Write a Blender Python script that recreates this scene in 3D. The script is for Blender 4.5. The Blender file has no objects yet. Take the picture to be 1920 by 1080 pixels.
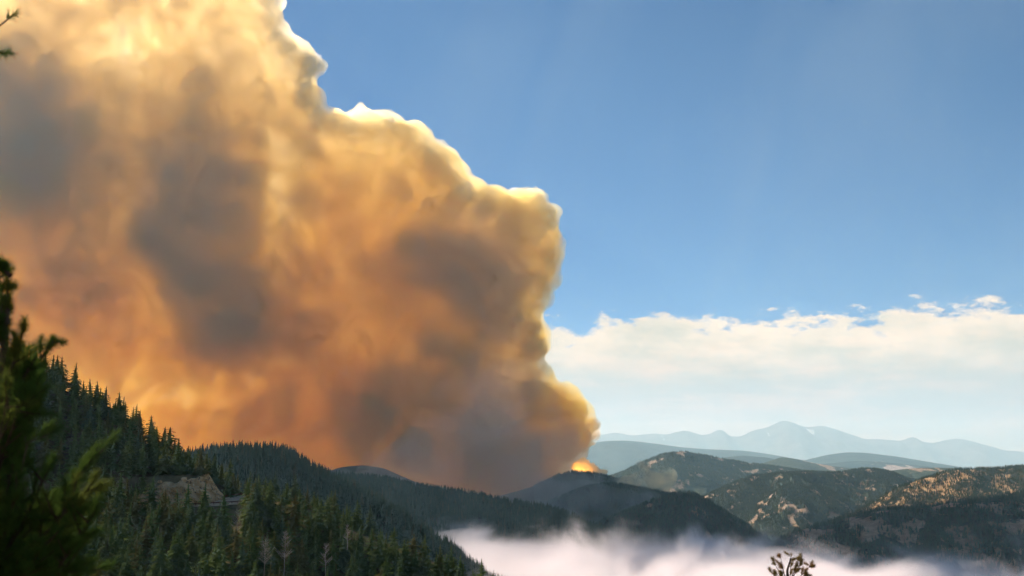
import bpy, bmesh, math, random, time
import numpy as np
from mathutils import Vector, Matrix
T0 = time.time()
sc = bpy.context.scene
C = sc.collection
R = math.radians
# ------------------------------------------------------------------ camera
F, HOR = 2058.0, 890.0                    # focal length in photo pixels, photo row of eye level
PITCH = math.atan((HOR - 540) / F)
cd = bpy.data.cameras.new('camera'); cam = bpy.data.objects.new('camera', cd); C.objects.link(cam)
cd.sensor_width = 36; cd.lens = 36 * F / 1920; cd.clip_start = .1; cd.clip_end = 3e5
cd.dof.use_dof = True; cd.dof.focus_distance = 450; cd.dof.aperture_fstop = 3.4
cam.rotation_euler = (math.pi / 2 + PITCH, 0, 0); sc.camera = cam
def at(px, py, Y):
    dx, dy = (px - 960) / F, -(py - 540) / F
    c, s = math.cos(PITCH), math.sin(PITCH)
    y, z = c - dy * s, s + dy * c
    return Vector((dx / y * Y, Y, z / y * Y))
# ------------------------------------------------------------------ light
SAZ, SEL = R(-38), R(32)
SUN = Vector((math.sin(SAZ) * math.cos(SEL), math.cos(SAZ) * math.cos(SEL), math.sin(SEL)))
ld = bpy.data.lights.new('sun', 'SUN'); ld.energy = 4.5; ld.angle = R(.5); ld.color = (1, .93, .82)
lo = bpy.data.objects.new('sun', ld); C.objects.link(lo); lo.rotation_euler = (-SUN).to_track_quat('-Z', 'Y').to_euler()
w = bpy.data.worlds.new('World'); sc.world = w; w.use_nodes = True
sc.view_settings.view_transform = 'Standard'; sc.view_settings.look = 'None'; sc.view_settings.gamma = 1
sc.view_settings.exposure = 1.0
cy = sc.cycles
cy.max_bounces = 16; cy.volume_bounces = 9; cy.diffuse_bounces = 3; cy.transparent_max_bounces = 16
cy.volume_max_steps = 160; cy.use_denoising = True
cy.use_adaptive_sampling = True; cy.adaptive_threshold = .05; cy.sample_clamp_indirect = 8; cy.caustics_reflective = False

class NT:
    """short node wiring"""
    def __init__(s, tree): s.t = tree
    def n(s, typ, ins=None, **kw):
        nd = s.t.nodes.new(typ)
        for k, v in kw.items(): setattr(nd, k, v)
        for k, v in (ins or {}).items():
            sock = nd.inputs[k]
            if isinstance(v, bpy.types.NodeSocket): s.t.links.new(v, sock)
            else:
                if isinstance(v, tuple) and len(v) == 3 and len(sock.default_value) == 4: v = v + (1,)
                sock.default_value = v
        return nd
    def m(s, op, a, b=0.0, c=None, clamp=False):
        d = {0: a, 1: b}
        if c is not None: d[2] = c
        nd = s.n('ShaderNodeMath', d, operation=op); nd.use_clamp = clamp
        return nd.outputs[0]
    def vm(s, op, a, b=(0, 0, 0)):
        nd = s.n('ShaderNodeVectorMath', {0: a, 1: b}, operation=op)
        return nd.outputs['Value'] if op in ('LENGTH', 'DISTANCE', 'DOT_PRODUCT') else nd.outputs[0]
    def mr(s, v, a, b, c=0.0, d=1.0, smooth=True):
        nd = s.n('ShaderNodeMapRange', {0: v, 1: a, 2: b, 3: c, 4: d})
        if smooth: nd.interpolation_type = 'SMOOTHSTEP'
        return nd.outputs[0]
    def mix(s, f, a, b):
        nd = s.n('ShaderNodeMix', data_type='RGBA')
        for i, v in ((0, f), (6, a), (7, b)):
            if isinstance(v, bpy.types.NodeSocket): s.t.links.new(v, nd.inputs[i])
            else: nd.inputs[i].default_value = v + (1,) if isinstance(v, tuple) and len(v) == 3 else v
        return nd.outputs[2]
    def noise(s, vec, scale, detail=3.0, rough=.5, lac=2.0, dist=0.0):
        return s.n('ShaderNodeTexNoise', {'Vector': vec, 'Scale': scale, 'Detail': detail, 'Roughness': rough, 'Lacunarity': lac, 'Distortion': dist}).outputs[0]

def world_nodes():
    t = NT(w.node_tree); bg = w.node_tree.nodes['Background']
    sky = t.n('ShaderNodeTexSky', sky_type='NISHITA', sun_disc=False, sun_elevation=SEL, sun_rotation=SAZ, altitude=3500.0, air_density=.85, dust_density=.1, ozone_density=6.0)
    d = t.n('ShaderNodeTexCoord').outputs['Generated']
    sx = t.n('ShaderNodeSeparateXYZ', {0: d}); x, y, z = sx.outputs
    az = t.m('ARCTAN2', x, y)
    flat = t.n('ShaderNodeCombineXYZ', {0: az, 1: t.m('MULTIPLY', z, 2.2), 2: 0.0}).outputs[0]
    big = t.noise(t.n('ShaderNodeCombineXYZ', {0: az, 1: 1.7, 2: 0.0}).outputs[0], 7.0, 2)
    puff = t.noise(flat, 26.0, 7, .66)
    # the bank of cloud that stands over the far range
    edge = t.m('ADD', t.m('ADD', .140, t.m('MULTIPLY', t.m('SUBTRACT', big, .5), .05)), t.m('MULTIPLY', t.m('SUBTRACT', puff, .5), .095))
    k = t.mr(t.m('SUBTRACT', edge, z), -.002, .012)
    wisp = t.mr(t.noise(t.n('ShaderNodeCombineXYZ', {0: az, 1: t.m('MULTIPLY', z, 5.0), 2: 0.7}).outputs[0], 9.0, 5, .62), .42, .66)
    lowf = t.mr(z, .03, .12, .45, 1.0)
    body = t.mix(wisp, (5.9, 6.0, 4.8), (9.4, 7.7, 5.6))
    body = t.mix(t.mr(t.m('ADD', t.m('SUBTRACT', edge, z), t.m('MULTIPLY', t.m('SUBTRACT', t.noise(flat, 11.0, 6, .62), .5), .16)), -.015, .065), (10.8, 9.3, 7.0), body)
    tint = t.vm('MULTIPLY', sky.outputs[0], (.51, .88, 1.02))
    veil = t.mr(t.noise(t.n('ShaderNodeCombineXYZ', {0: t.m('ADD', t.m('MULTIPLY', az, 3.0), t.m('MULTIPLY', z, -1.2)), 1: t.m('MULTIPLY', z, 1.6), 2: 4.0}).outputs[0], 2.6, 4, .6, dist=.5), .38, .75, 0.0, .15)
    tint = t.mix(veil, tint, (3.2, 4.3, 5.6))
    col = t.mix(t.m('MULTIPLY', k, lowf), tint, body)
    t.t.links.new(col, bg.inputs[0]); bg.inputs[1].default_value = .05
world_nodes()

# ------------------------------------------------------------------ helpers
rng = np.random.default_rng(11); random.seed(5)
def hsh(ix, iy, iz, seed):
    h = (ix * 374761393 + iy * 668265263 + iz * 2147483647 + seed * 974634777) & 0xffffffff
    h = ((h ^ (h >> 13)) * 1274126177) & 0xffffffff
    return ((h ^ (h >> 16)) & 0xffff) / 65535.0
def vn(x, y, seed=0, z=None):
    x = np.asarray(x, float); y = np.asarray(y, float); z = np.zeros_like(x) if z is None else np.asarray(z, float)
    i, j, k = (np.floor(v).astype(np.int64) for v in (x, y, z)); fx, fy, fz = x - i, y - j, z - k
    fx, fy, fz = (f * f * (3 - 2 * f) for f in (fx, fy, fz))
    def L(kk):
        a = hsh(i, j, kk, seed); b = hsh(i + 1, j, kk, seed); c = hsh(i, j + 1, kk, seed); d = hsh(i + 1, j + 1, kk, seed)
        return a + (b - a) * fx + (c - a) * fy + (a - b - c + d) * fx * fy
    a = L(k)
    return a if not np.any(fz) else a + (L(k + 1) - a) * fz
def fbm(x, y, oct=4, seed=0, z=None, gain=.5):
    s = 0; a = 1.0; n = 0
    for o in range(oct):
        s = s + a * (vn(x * 2 ** o, y * 2 ** o, seed + o * 17, None if z is None else z * 2 ** o) - .5); n += a; a *= gain
    return s / n * 2          # about -1..1
def link_mesh(name, V, Fc, mat=None, parent=None, smooth=False):
    me = bpy.data.meshes.new(name); me.from_pydata(V.tolist() if hasattr(V, 'tolist') else V, [], Fc.tolist() if hasattr(Fc, 'tolist') else Fc)
    if smooth: me.shade_smooth()
    o = bpy.data.objects.new(name, me); C.objects.link(o)
    for mm in (mat if isinstance(mat, (list, tuple)) else [mat]):
        if mm: me.materials.append(mm)
    if parent: o.parent = parent
    return o
def tag(o, label=None, cat=None, group=None, kind=None):
    for k, v in (('label', label), ('category', cat), ('group', group), ('kind', kind)):
        if v: o[k] = v
    return o
def empty(name, loc=(0, 0, 0), rz=0):
    o = bpy.data.objects.new(name, None); o.location = loc; o.rotation_euler = (0, 0, rz); o.empty_display_size = .3; C.objects.link(o); return o
def new_mat(name):
    m = bpy.data.materials.new(name); m.use_nodes = True
    return m, NT(m.node_tree), m.node_tree.nodes['Principled BSDF']
def lin(r, g, b): return tuple(((c / 255) / 12.92 if c <= 10 else ((c / 255 + .055) / 1.055) ** 2.4) for c in (r, g, b))

# ------------------------------------------------------------------ materials
def mat_foliage(name, cols, rnd='obj', trans=.42):
    m, t, p = new_mat(name)
    pos = t.n('ShaderNodeNewGeometry').outputs['Position']
    oi = t.n('ShaderNodeObjectInfo').outputs['Random']
    a = t.mix(oi, cols[0], cols[1])
    b = t.mix(t.mr(t.noise(pos, .9, 3, .6), .35, .68), a, cols[2])
    b = t.mix(t.mr(t.m('FRACT', t.m('MULTIPLY', oi, 7.31)), .72, 1.0), b, cols[3])
    t.t.links.new(b, p.inputs['Base Color']); p.inputs['Roughness'].default_value = 1.0; p.inputs['Specular IOR Level'].default_value = 0.0
    tr = t.n('ShaderNodeBsdfTranslucent', {0: b})
    mx = t.n('ShaderNodeMixShader', {0: trans, 1: p.outputs[0], 2: tr.outputs[0]})
    t.t.links.new(mx.outputs[0], t.t.nodes['Material Output'].inputs[0])
    return m
M_FIR = mat_foliage('fir_needles', [(.120, .170, .045), (.160, .180, .052), (.085, .125, .038), (.15, .13, .04)])
M_FIRB = mat_foliage('blue_spruce_needles', [(.115, .165, .075), (.145, .18, .085), (.08, .12, .055), (.11, .13, .05)])
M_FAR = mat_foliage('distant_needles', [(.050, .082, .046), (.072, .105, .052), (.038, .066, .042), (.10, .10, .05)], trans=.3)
M_PINE = mat_foliage('pine_needles', [(.085, .14, .026), (.11, .16, .03), (.05, .09, .018), (.14, .15, .03)], trans=.3)
M_PINEY = mat_foliage('dry_pine_needles', [(.24, .17, .05), (.28, .19, .055), (.15, .11, .035), (.26, .12, .04)], trans=.45)
def mat_plain(name, a, b, sc_=3.0, rough=.9, bump=0.0, lo=.35, hi=.65, detail=5):
    m, t, p = new_mat(name)
    pos = t.n('ShaderNodeNewGeometry').outputs['Position']
    n = t.noise(pos, sc_, detail, .62)
    t.t.links.new(t.mix(t.mr(n, lo, hi), a, b), p.inputs['Base Color']); p.inputs['Roughness'].default_value = rough; p.inputs['Specular IOR Level'].default_value = 0.0
    if bump:
        bp = t.n('ShaderNodeBump', {'Height': n, 'Distance': bump, 'Strength': .8}); t.t.links.new(bp.outputs[0], p.inputs['Normal'])
    return m
M_BARK = mat_plain('bark', (.045, .030, .020), (.10, .070, .048), 6)
M_ASPEN = mat_plain('pale_bark', (.24, .19, .14), (.40, .34, .27), 5)
M_RUST = mat_plain('rusty_steel', (.12, .045, .025), (.20, .085, .045), 4)
M_ROAD = mat_plain('dusty_road', (.52, .35, .23), (.64, .46, .32), .25)
def mat_rock():
    m, t, p = new_mat('tan_rock')
    pos = t.n('ShaderNodeNewGeometry').outputs['Position']
    a = t.mix(t.mr(t.noise(pos, .22, 5, .65), .38, .62), (.56, .32, .13), (.74, .49, .25))
    b = t.mix(t.mr(t.noise(pos, 1.1, 5, .7), .5, .66), a, (.74, .58, .38))
    c = t.mix(t.mr(t.noise(pos, .6, 6, .7), .54, .64), b, (.10, .065, .035))
    t.t.links.new(c, p.inputs['Base Color']); p.inputs['Roughness'].default_value = .9
    bp = t.n('ShaderNodeBump', {'Height': t.noise(pos, .9, 6, .7), 'Distance': .8, 'Strength': 1.0}); t.t.links.new(bp.outputs[0], p.inputs['Normal'])
    return m
M_ROCK = mat_rock()
def mat_hill(name, forest_a, forest_b, clear_a, clear_b, s_forest, s_clear, bump=3.0, snow=False):
    """ground of a hill: forest floor / distant forest, and bare grass and rock where the attribute 'clear' is high"""
    m, t, p = new_mat(name)
    pos = t.n('ShaderNodeNewGeometry').outputs['Position']
    cl = t.n('ShaderNodeAttribute', attribute_name='clear').outputs['Fac']
    nf = t.noise(pos, s_forest, 4, .65)
    fo = t.mix(t.mr(nf, .38, .62), forest_a, forest_b)
    cc = t.mix(t.mr(t.noise(pos, s_clear, 5, .68), .38, .62), clear_a, clear_b)
    k = t.mr(t.m('ADD', cl, t.m('MULTIPLY', t.m('SUBTRACT', t.noise(pos, s_clear * .6, 7, .78), .5), 1.5)), .38, .66)
    t.t.links.new(t.mix(k, fo, cc), p.inputs['Base Color']); p.inputs['Roughness'].default_value = 1.0; p.inputs['Specular IOR Level'].default_value = .05
    bp = t.n('ShaderNodeBump', {'Height': nf, 'Distance': bump, 'Strength': 1.0}); t.t.links.new(bp.outputs[0], p.inputs['Normal'])
    return m
TAN = ((.30, .17, .085), (.46, .30, .17)); TANR = ((.30, .16, .10), (.46, .27, .17))

# ------------------------------------------------------------------ hills
class Hill:
    def __init__(s, name, pts, base, sf, sb, rnd=60., amp=0., lam=400., nx=260, ny=90, mat=None, clear=None, seed=0, jag=0., pad=True):
        P = np.array(pts, float); s.name = name
        px = np.linspace(P[0, 0], P[-1, 0], nx)
        # smooth interpolation of the crest
        def sm(v):
            a = np.interp(px, P[:, 0], v); k = max(1, nx // (len(P) * 5)); ker = np.hanning(2 * k + 3); ker /= ker.sum()
            return np.convolve(np.pad(a, k + 1, mode='edge'), ker, 'same')[k + 1:-(k + 1)]
        py, Yc = sm(P[:, 1]), sm(P[:, 2])
        W = np.array([at(a, b, c)[:] for a, b, c in zip(px, py, Yc)])
        X, Z = W[:, 0], W[:, 2]
        if jag: Z = Z + jag * fbm(X / (lam * .35), X * 0, 5, seed + 5, gain=.6)
        Lf = (Z.max() - base) / sf * 1.05 + rnd; Lb = (Z.max() - base) / sb * .6
        q = np.concatenate([-np.linspace(1, 0, max(6, ny // 5), endpoint=False) ** 1.5 * Lb, np.linspace(0, 1, ny) ** 1.25 * Lf])   # + = towards the camera
        S, U = np.meshgrid(q, np.arange(nx), indexing='ij')
        Xg = X[U]; Yg = Yc[U] - S
        a = np.abs(S); sl = np.where(S > 0, sf, sb)
        Zg = Z[U] - sl * a * a / (a + rnd)
        g = np.clip(a / (lam * .6), 0, 1)
        nse = fbm(Xg / lam, Yg / (lam * 1.6), 5, seed)
        rid = 1 - np.abs(fbm(Xg / (lam * .7), Yg / (lam * 2.2), 4, seed + 40)) * 2
        Zg = np.maximum(Zg + amp * g * (nse * .9 + rid * .35 - .2), base - 20)
        s.X, s.Y, s.Z, s.S, s.X0 = Xg, Yg, Zg, S, X
        s.seed = seed
        s.CL = np.clip(clear(Xg, Yg, S) if clear else np.zeros_like(Xg), 0, 1)
        nr = len(q); V = np.stack([Xg, Yg, Zg], -1).reshape(-1, 3)
        I = np.arange(nr * nx).reshape(nr, nx)
        Fc = np.stack([I[:-1, :-1], I[1:, :-1], I[1:, 1:], I[:-1, 1:]], -1).reshape(-1, 4)
        s.o = link_mesh(name, V, Fc, mat, smooth=True); tag(s.o, kind='structure')
        at_ = s.o.data.attributes.new('clear', 'FLOAT', 'POINT'); at_.data.foreach_set('value', s.CL.reshape(-1).astype(np.float32))
        s.q = q
    def sample(s, n, smax=None, smin=-40., keep=None, pxr=(-40, 1960), seed=1, thr=.5, margin=0):
        r = np.random.default_rng(seed); nx = s.X.shape[1]
        u = r.uniform(0, nx - 1.001, n); smax = smax or s.q[-1]; sv = r.uniform(smin, smax, n)
        row = np.interp(sv, s.q, np.arange(len(s.q))); i = np.minimum(row.astype(int), len(s.q) - 2); fi = row - i
        j = u.astype(int); fj = u - j
        def g(A): return (A[i, j] * (1 - fi) + A[i + 1, j] * fi) * (1 - fj) + (A[i, j + 1] * (1 - fi) + A[i + 1, j + 1] * fi) * fj
        x, y, z, c = g(s.X), g(s.Y), g(s.Z), g(s.CL)
        c = c + .45 * fbm(x / 45., y / 45., 3, s.seed + 7)
        ok = (c < thr + r.uniform(-.12, .12, n)) | (r.random(n) < .03)
        ppx = 960 + x / y * F; ok &= (ppx > pxr[0]) & (ppx < pxr[1]); ok &= (z < y * .6)
        if keep is not None: ok &= keep(x, y, sv)
        return np.stack([x, y, z], -1)[ok]

def spots(lam, lo, hi, seed, base=0.):
    return lambda x, y, s: np.clip((fbm(x / lam, y / (lam * 1.7), 4, seed, gain=.6) - lo) / (hi - lo), 0, 1) + base

FOR_A, FOR_B = (.016, .026, .016), (.034, .046, .026)
M_H1 = mat_hill('ridge_ground', (.022, .026, .016), (.05, .048, .03), *TANR, .05, .06, 2)
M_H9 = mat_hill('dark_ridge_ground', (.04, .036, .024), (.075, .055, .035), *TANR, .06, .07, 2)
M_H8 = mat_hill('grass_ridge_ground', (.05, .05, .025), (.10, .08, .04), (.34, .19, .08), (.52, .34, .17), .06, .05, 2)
M_H5 = mat_hill('wooded_hill_ground', (.034, .052, .032), (.07, .082, .045), (.27, .18, .11), (.40, .29, .20), .03, .06, 5)
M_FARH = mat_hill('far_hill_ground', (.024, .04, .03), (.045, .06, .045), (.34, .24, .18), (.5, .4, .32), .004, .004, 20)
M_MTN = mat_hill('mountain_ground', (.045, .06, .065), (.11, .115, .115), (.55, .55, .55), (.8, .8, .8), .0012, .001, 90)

def shift(pts, dy, Y): return [(a, b + dy, Y if np.isscalar(Y) else Y(a)) for a, b in pts]
GROUND_Z = -430.
g = 9e4
ground = link_mesh('ground', np.array([(-g, -200, GROUND_Z), (g, -200, GROUND_Z), (g, g, GROUND_Z), (-g, g, GROUND_Z)]), [(0, 1, 2, 3)], M_H1); tag(ground, kind='structure')

MT = [(300, 840), (600, 820), (900, 810), (1060, 822), (1129, 815), (1153, 811), (1182, 817), (1225, 812), (1249, 815), (1286, 806), (1316, 817), (1335, 813), (1345, 806), (1356, 806), (1366, 818), (1388, 818), (1417, 806), (1441, 801), (1467, 788), (1484, 793), (1508, 802), (1527, 800), (1546, 798), (1575, 808), (1618, 823), (1671, 826), (1690, 827), (1709, 819), (1728, 830), (1747, 831), (1786, 823), (1815, 825), (1839, 832), (1887, 845), (1960, 850), (2400, 850)]
def snow(x, y, s):
    c = np.zeros_like(x)
    for px, py, wx, wz in ((1512, 814, 160, 220), (1432, 815, 70, 160), (1240, 822, 80, 120)):
        p = at(px, py, 60000); c += np.exp(-((x - p.x) / wx / 1.9) ** 2 - ((s - 950) / 800) ** 2)
    return c * .62
mtn = Hill('mountain', shift(MT, 0, 60000), GROUND_Z, .42, .5, 500, 780, 4200, 620, 80, M_MTN, snow, 3, jag=80)
L3 = Hill('hill', shift([(300, 850), (900, 850), (1060, 840), (1130, 827), (1177, 826), (1221, 831), (1279, 839), (1337, 843), (1396, 845), (1440, 851), (1500, 862), (1600, 874), (1800, 885)], 0, 27000), GROUND_Z, .3, .4, 500, 200, 2500, 260, 60, M_FARH, spots(900, .55, .8, 61), 5)
L2 = Hill('hill', shift([(1440, 880), (1517, 861), (1550, 853), (1587, 848), (1622, 849), (1681, 856), (1739, 866), (1792, 875), (1900, 884), (2100, 880)], 0, 23000), GROUND_Z, .25, .4, 400, 140, 2000, 200, 50, M_FARH, spots(800, .5, .8, 62), 6)
L1 = Hill('hill', shift([(1300, 872), (1340, 860), (1390, 854), (1440, 858), (1500, 874), (1564, 868), (1608, 864), (1652, 866), (1725, 873), (1800, 880), (2000, 885)], 0, 18000), GROUND_Z, .25, .4, 350, 90, 1500, 200, 50, M_FARH, lambda x, y, s: spots(600, .1, .5, 63)(x, y, s), 7)
H6 = Hill('hill', shift([(1330, 890), (1400, 879), (1435, 867), (1465, 857), (1490, 860), (1520, 867), (1560, 874), (1620, 880), (1700, 886), (1800, 884), (1900, 890)], 0, 12500), GROUND_Z, .3, .4, 150, 60, 600, 260, 60, M_H5, spots(160, .15, .5, 64), 8)
H5 = Hill('hill', shift([(1080, 905), (1130, 896), (1160, 888), (1200, 868), (1240, 852), (1280, 846), (1330, 855), (1400, 868), (1480, 879), (1560, 892), (1650, 905)], 0, 9000), GROUND_Z, .33, .45, 120, 110, 500, 320, 90, M_H5, spots(80, .05, .5, 65), 9)
H5b = Hill('hill', shift([(1560, 900), (1620, 890), (1680, 881), (1730, 877), (1790, 877), (1860, 882), (2000, 880)], 0, 8000), GROUND_Z, .3, .45, 120, 60, 400, 160, 60, M_H5, spots(150, .1, .35, 66), 19)
H7 = Hill('hill', shift([(1250, 960), (1300, 940), (1360, 912), (1404, 893), (1462, 887), (1520, 887), (1579, 886), (1622, 878), (1666, 884), (1700, 898), (1760, 905), (1900, 905)], 0, 6000), GROUND_Z, .30, .45, 100, 110, 420, 360, 110, M_H5, spots(48, .0, .5, 67), 10)
HF = Hill('fire_hill', shift([(800, 960), (900, 940), (1000, 912), (1045, 892), (1078, 884), (1110, 888), (1150, 898), (1190, 914), (1260, 925), (1340, 950)], 0, 4900), GROUND_Z, .35, .4, 100, 60, 400, 220, 70, M_H1, None, 12)
HG = Hill('hill', shift([(560, 910), (610, 886), (640, 876), (680, 872), (720, 878), (770, 900), (820, 920)], 0, 4700), GROUND_Z, .35, .4, 100, 30, 400, 120, 60, M_H1, None, 13)
H4 = Hill('hill', shift([(960, 985), (1010, 950), (1060, 925), (1100, 908), (1150, 903), (1200, 912), (1250, 922), (1330, 945), (1400, 980)], 4, 4150), GROUND_Z, .36, .4, 100, 70, 380, 220, 80, M_H9, spots(150, .45, .7, 68), 14)
H3 = Hill('hill', shift([(1060, 1010), (1130, 975), (1180, 953), (1230, 934), (1270, 922), (1300, 923), (1330, 938), (1370, 964), (1420, 998), (1480, 1036), (1560, 1080)], 3, 3400), GROUND_Z, .38, .4, 80, 70, 330, 260, 90, M_H9, spots(90, .3, .62, 69), 15)
H8 = Hill('hill', shift([(1500, 1010), (1560, 980), (1608, 959), (1652, 936), (1681, 914), (1724, 898), (1768, 885), (1797, 879), (1856, 877), (1920, 873), (2020, 868), (2200, 868)], 2, 4000), GROUND_Z, .30, .4, 70, 50, 300, 300, 100, M_H8, lambda x, y, s: spots(40, -.5, .3, 70)(x, y, s), 16)
H9 = Hill('hill', shift([(1380, 1080), (1430, 1030), (1471, 1007), (1506, 991), (1550, 979), (1608, 962), (1652, 953), (1739, 948), (1783, 939), (1841, 935), (1885, 930), (1920, 921), (1990, 905), (2150, 890)], 5, 2500), GROUND_Z, .33, .4, 60, 55, 260, 340, 130, M_H9, spots(34, -.32, .38, 71), 17)
H2 = Hill('ridge', shift([(420, 870), (560, 880), (640, 889), (720, 897), (780, 909), (850, 919), (900, 927), (960, 938), (1020, 948), (1070, 964), (1100, 980), (1150, 992), (1200, 1000), (1240, 1007), (1320, 1030), (1420, 1075)], 7, 2100), GROUND_Z, .42, .4, 60, 50, 260, 340, 110, M_H1, spots(60, .55, .8, 72), 18)
H1 = Hill('ridge', shift([(150, 862), (260, 850), (350, 855), (380, 843), (440, 837), (500, 838), (540, 843), (565, 862), (610, 884), (650, 905), (700, 928), (760, 966), (800, 992), (850, 1026), (880, 1050), (930, 1085), (1000, 1120)], 16, 1250), GROUND_Z, .52, .5, 40, 26, 150, 360, 120, M_H1, spots(50, .5, .8, 73), 20)

# ------------------------------------------------------------------ trees
def conifer(seed, levels, per, H=1.0, rad=.17, rag=.25, bare=.1, sprig=4, shape=.85, core=.34):
    """crown of a conifer 1 m tall: tiers of drooping sprays round a dense core; returns V, F"""
    r = random.Random(seed); V = []; Fc = []
    def tri(a, b, c): n = len(V); V.extend((a, b, c)); Fc.append((n, n + 1, n + 2))
    lean = Vector((r.uniform(-.015, .015), r.uniform(-.015, .015), 0))
    ph = [r.uniform(0, 6.28) for _ in range(4)]
    def prof(u, a): return rad * ((1 - u) ** shape) * min(1, .6 + u * 3.0) * (1 + .16 * math.sin(a + ph[0] + u * 4) + .12 * math.sin(2 * a + ph[1] - u * 9)) + .005
    if core:
        nr, na = 7, 7; n0 = len(V)
        for i in range(nr):
            u = i / (nr - 1)
            for k in range(na): a = 6.283 * k / na + i * .4; q = prof(u, a) * core * r.uniform(.7, 1.1) * (1 if i < nr - 1 else .1); V.append(Vector((q * math.cos(a), q * math.sin(a), (bare + .03 + u * (.95 - bare)) * H)) + lean * u)
        for i in range(nr - 1):
            for k in range(na):
                a, b, c, d = n0 + i * na + k, n0 + i * na + (k + 1) % na, n0 + (i + 1) * na + (k + 1) % na, n0 + (i + 1) * na + k
                Fc.append((a, b, c)); Fc.append((a, c, d))
    for k in range(levels):
        u = min(.97, max(0, (k + r.uniform(-.35, .35)) / levels)); z0 = (bare + (1 - bare) * u) * H
        for b in range(max(3, int(per * (1 - .55 * u) + .5))):
            a = r.uniform(0, 6.283); L = prof(u, a) * r.uniform(1 - rag * 1.5, 1 + rag); ca, sa = math.cos(a), math.sin(a)
            dr = r.uniform(.35, .8) * (1 - .6 * u)
            def pt(f, side, dz=0.): return Vector((ca * L * f - sa * side, sa * L * f + ca * side, z0 - dr * L * f + dz)) + lean * u
            wd = L * r.uniform(.30, .46) + .004
            tri(pt(.15, 0, .02 * H / levels), pt(.72, wd, -.2 * wd), pt(1, 0, .08 * L)); tri(pt(.15, 0, .02 * H / levels), pt(1, 0, .08 * L), pt(.72, -wd, -.2 * wd))
            for q in range(sprig):
                f = r.uniform(.45, 1.0); sd = r.choice((-1, 1)); wq = wd * r.uniform(.5, 1.2)
                tri(pt(f - .14, sd * wq * .3, .05 * L), pt(f + .08, sd * wq * .1), pt(f + r.uniform(.02, .2), sd * wq, -r.uniform(.1, .3) * L))
    a = r.uniform(0, 6.28); tri(Vector((0, 0, H)) + lean, Vector((.010, 0, H * .9)) + lean, Vector((-.010, .004, H * .9)) + lean); tri(Vector((0, 0, H)) + lean, Vector((0, .010, H * .9)) + lean, Vector((.004, -.010, H * .9)) + lean)
    return np.array([v[:] for v in V]), Fc
def cone_tube(pts, rads, n=6):
    V = []; Fc = []
    for i, (p, rr) in enumerate(zip(pts, rads)):
        p = Vector(p); d = (Vector(pts[min(i + 1, len(pts) - 1)]) - Vector(pts[max(i - 1, 0)])).normalized()
        a = d.orthogonal().normalized(); b = d.cross(a)
        if i and a.dot(pa) < 0: a, b = -a, -b
        pa = a
        for k in range(n):
            th = 6.2832 * k / n; V.append((p + (a * math.cos(th) + b * math.sin(th)) * rr)[:])
    for i in range(len(pts) - 1):
        for k in range(n): Fc.append((i * n + k, i * n + (k + 1) % n, (i + 1) * n + (k + 1) % n, (i + 1) * n + k))
    return V, Fc
def joined(parts):
    V = []; Fc = []
    for v, f in parts:
        n = len(V); V.extend([tuple(x) for x in v]); Fc.extend([tuple(i + n for i in q) for q in f])
    return V, Fc
def mesh_of(name, V, Fc, mats):
    me = bpy.data.meshes.new(name); me.from_pydata([tuple(v) for v in V], [], [tuple(f) for f in Fc])
    for m in mats: me.materials.append(m)
    return me
# far prototypes (trunk and crown in one cheap mesh), kept out of the scene, used by the forests
def proto_col(name, specs, mat):
    col = bpy.data.collections.new(name)
    for i, sp in enumerate(specs):
        V, Fc = conifer(**sp)
        me = mesh_of(name, V, Fc, [mat]); o = bpy.data.objects.new(name, me); col.objects.link(o)
    return col
COL_MID = proto_col('conifer_mid', [dict(seed=i, levels=11, per=8, rad=.17 + .035 * (i % 3), rag=.3, sprig=1, bare=.08 + .05 * (i % 2)) for i in range(5)], M_FAR)
COL_LOW = proto_col('conifer_low', [dict(seed=20 + i, levels=6, per=6, rad=.20 + .05 * (i % 3), rag=.3, sprig=0, bare=.03) for i in range(4)], M_FAR)
M_LIT = mat_foliage('painted_sun_needles', [(.080, .105, .045), (.105, .118, .048), (.055, .078, .038), (.12, .11, .05)], trans=.2)  # distant needles brightened and warmed, sunlight put into the colour
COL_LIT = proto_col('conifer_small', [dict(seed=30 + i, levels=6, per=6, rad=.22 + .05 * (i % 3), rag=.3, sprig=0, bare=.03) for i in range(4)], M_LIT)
COL_NEAR = proto_col('conifer_near', [dict(seed=40 + i, levels=18, per=9, rad=.18 + .03 * (i % 3), rag=.3, sprig=3, bare=.06 + .06 * (i % 2)) for i in range(4)], M_FIR)

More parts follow.
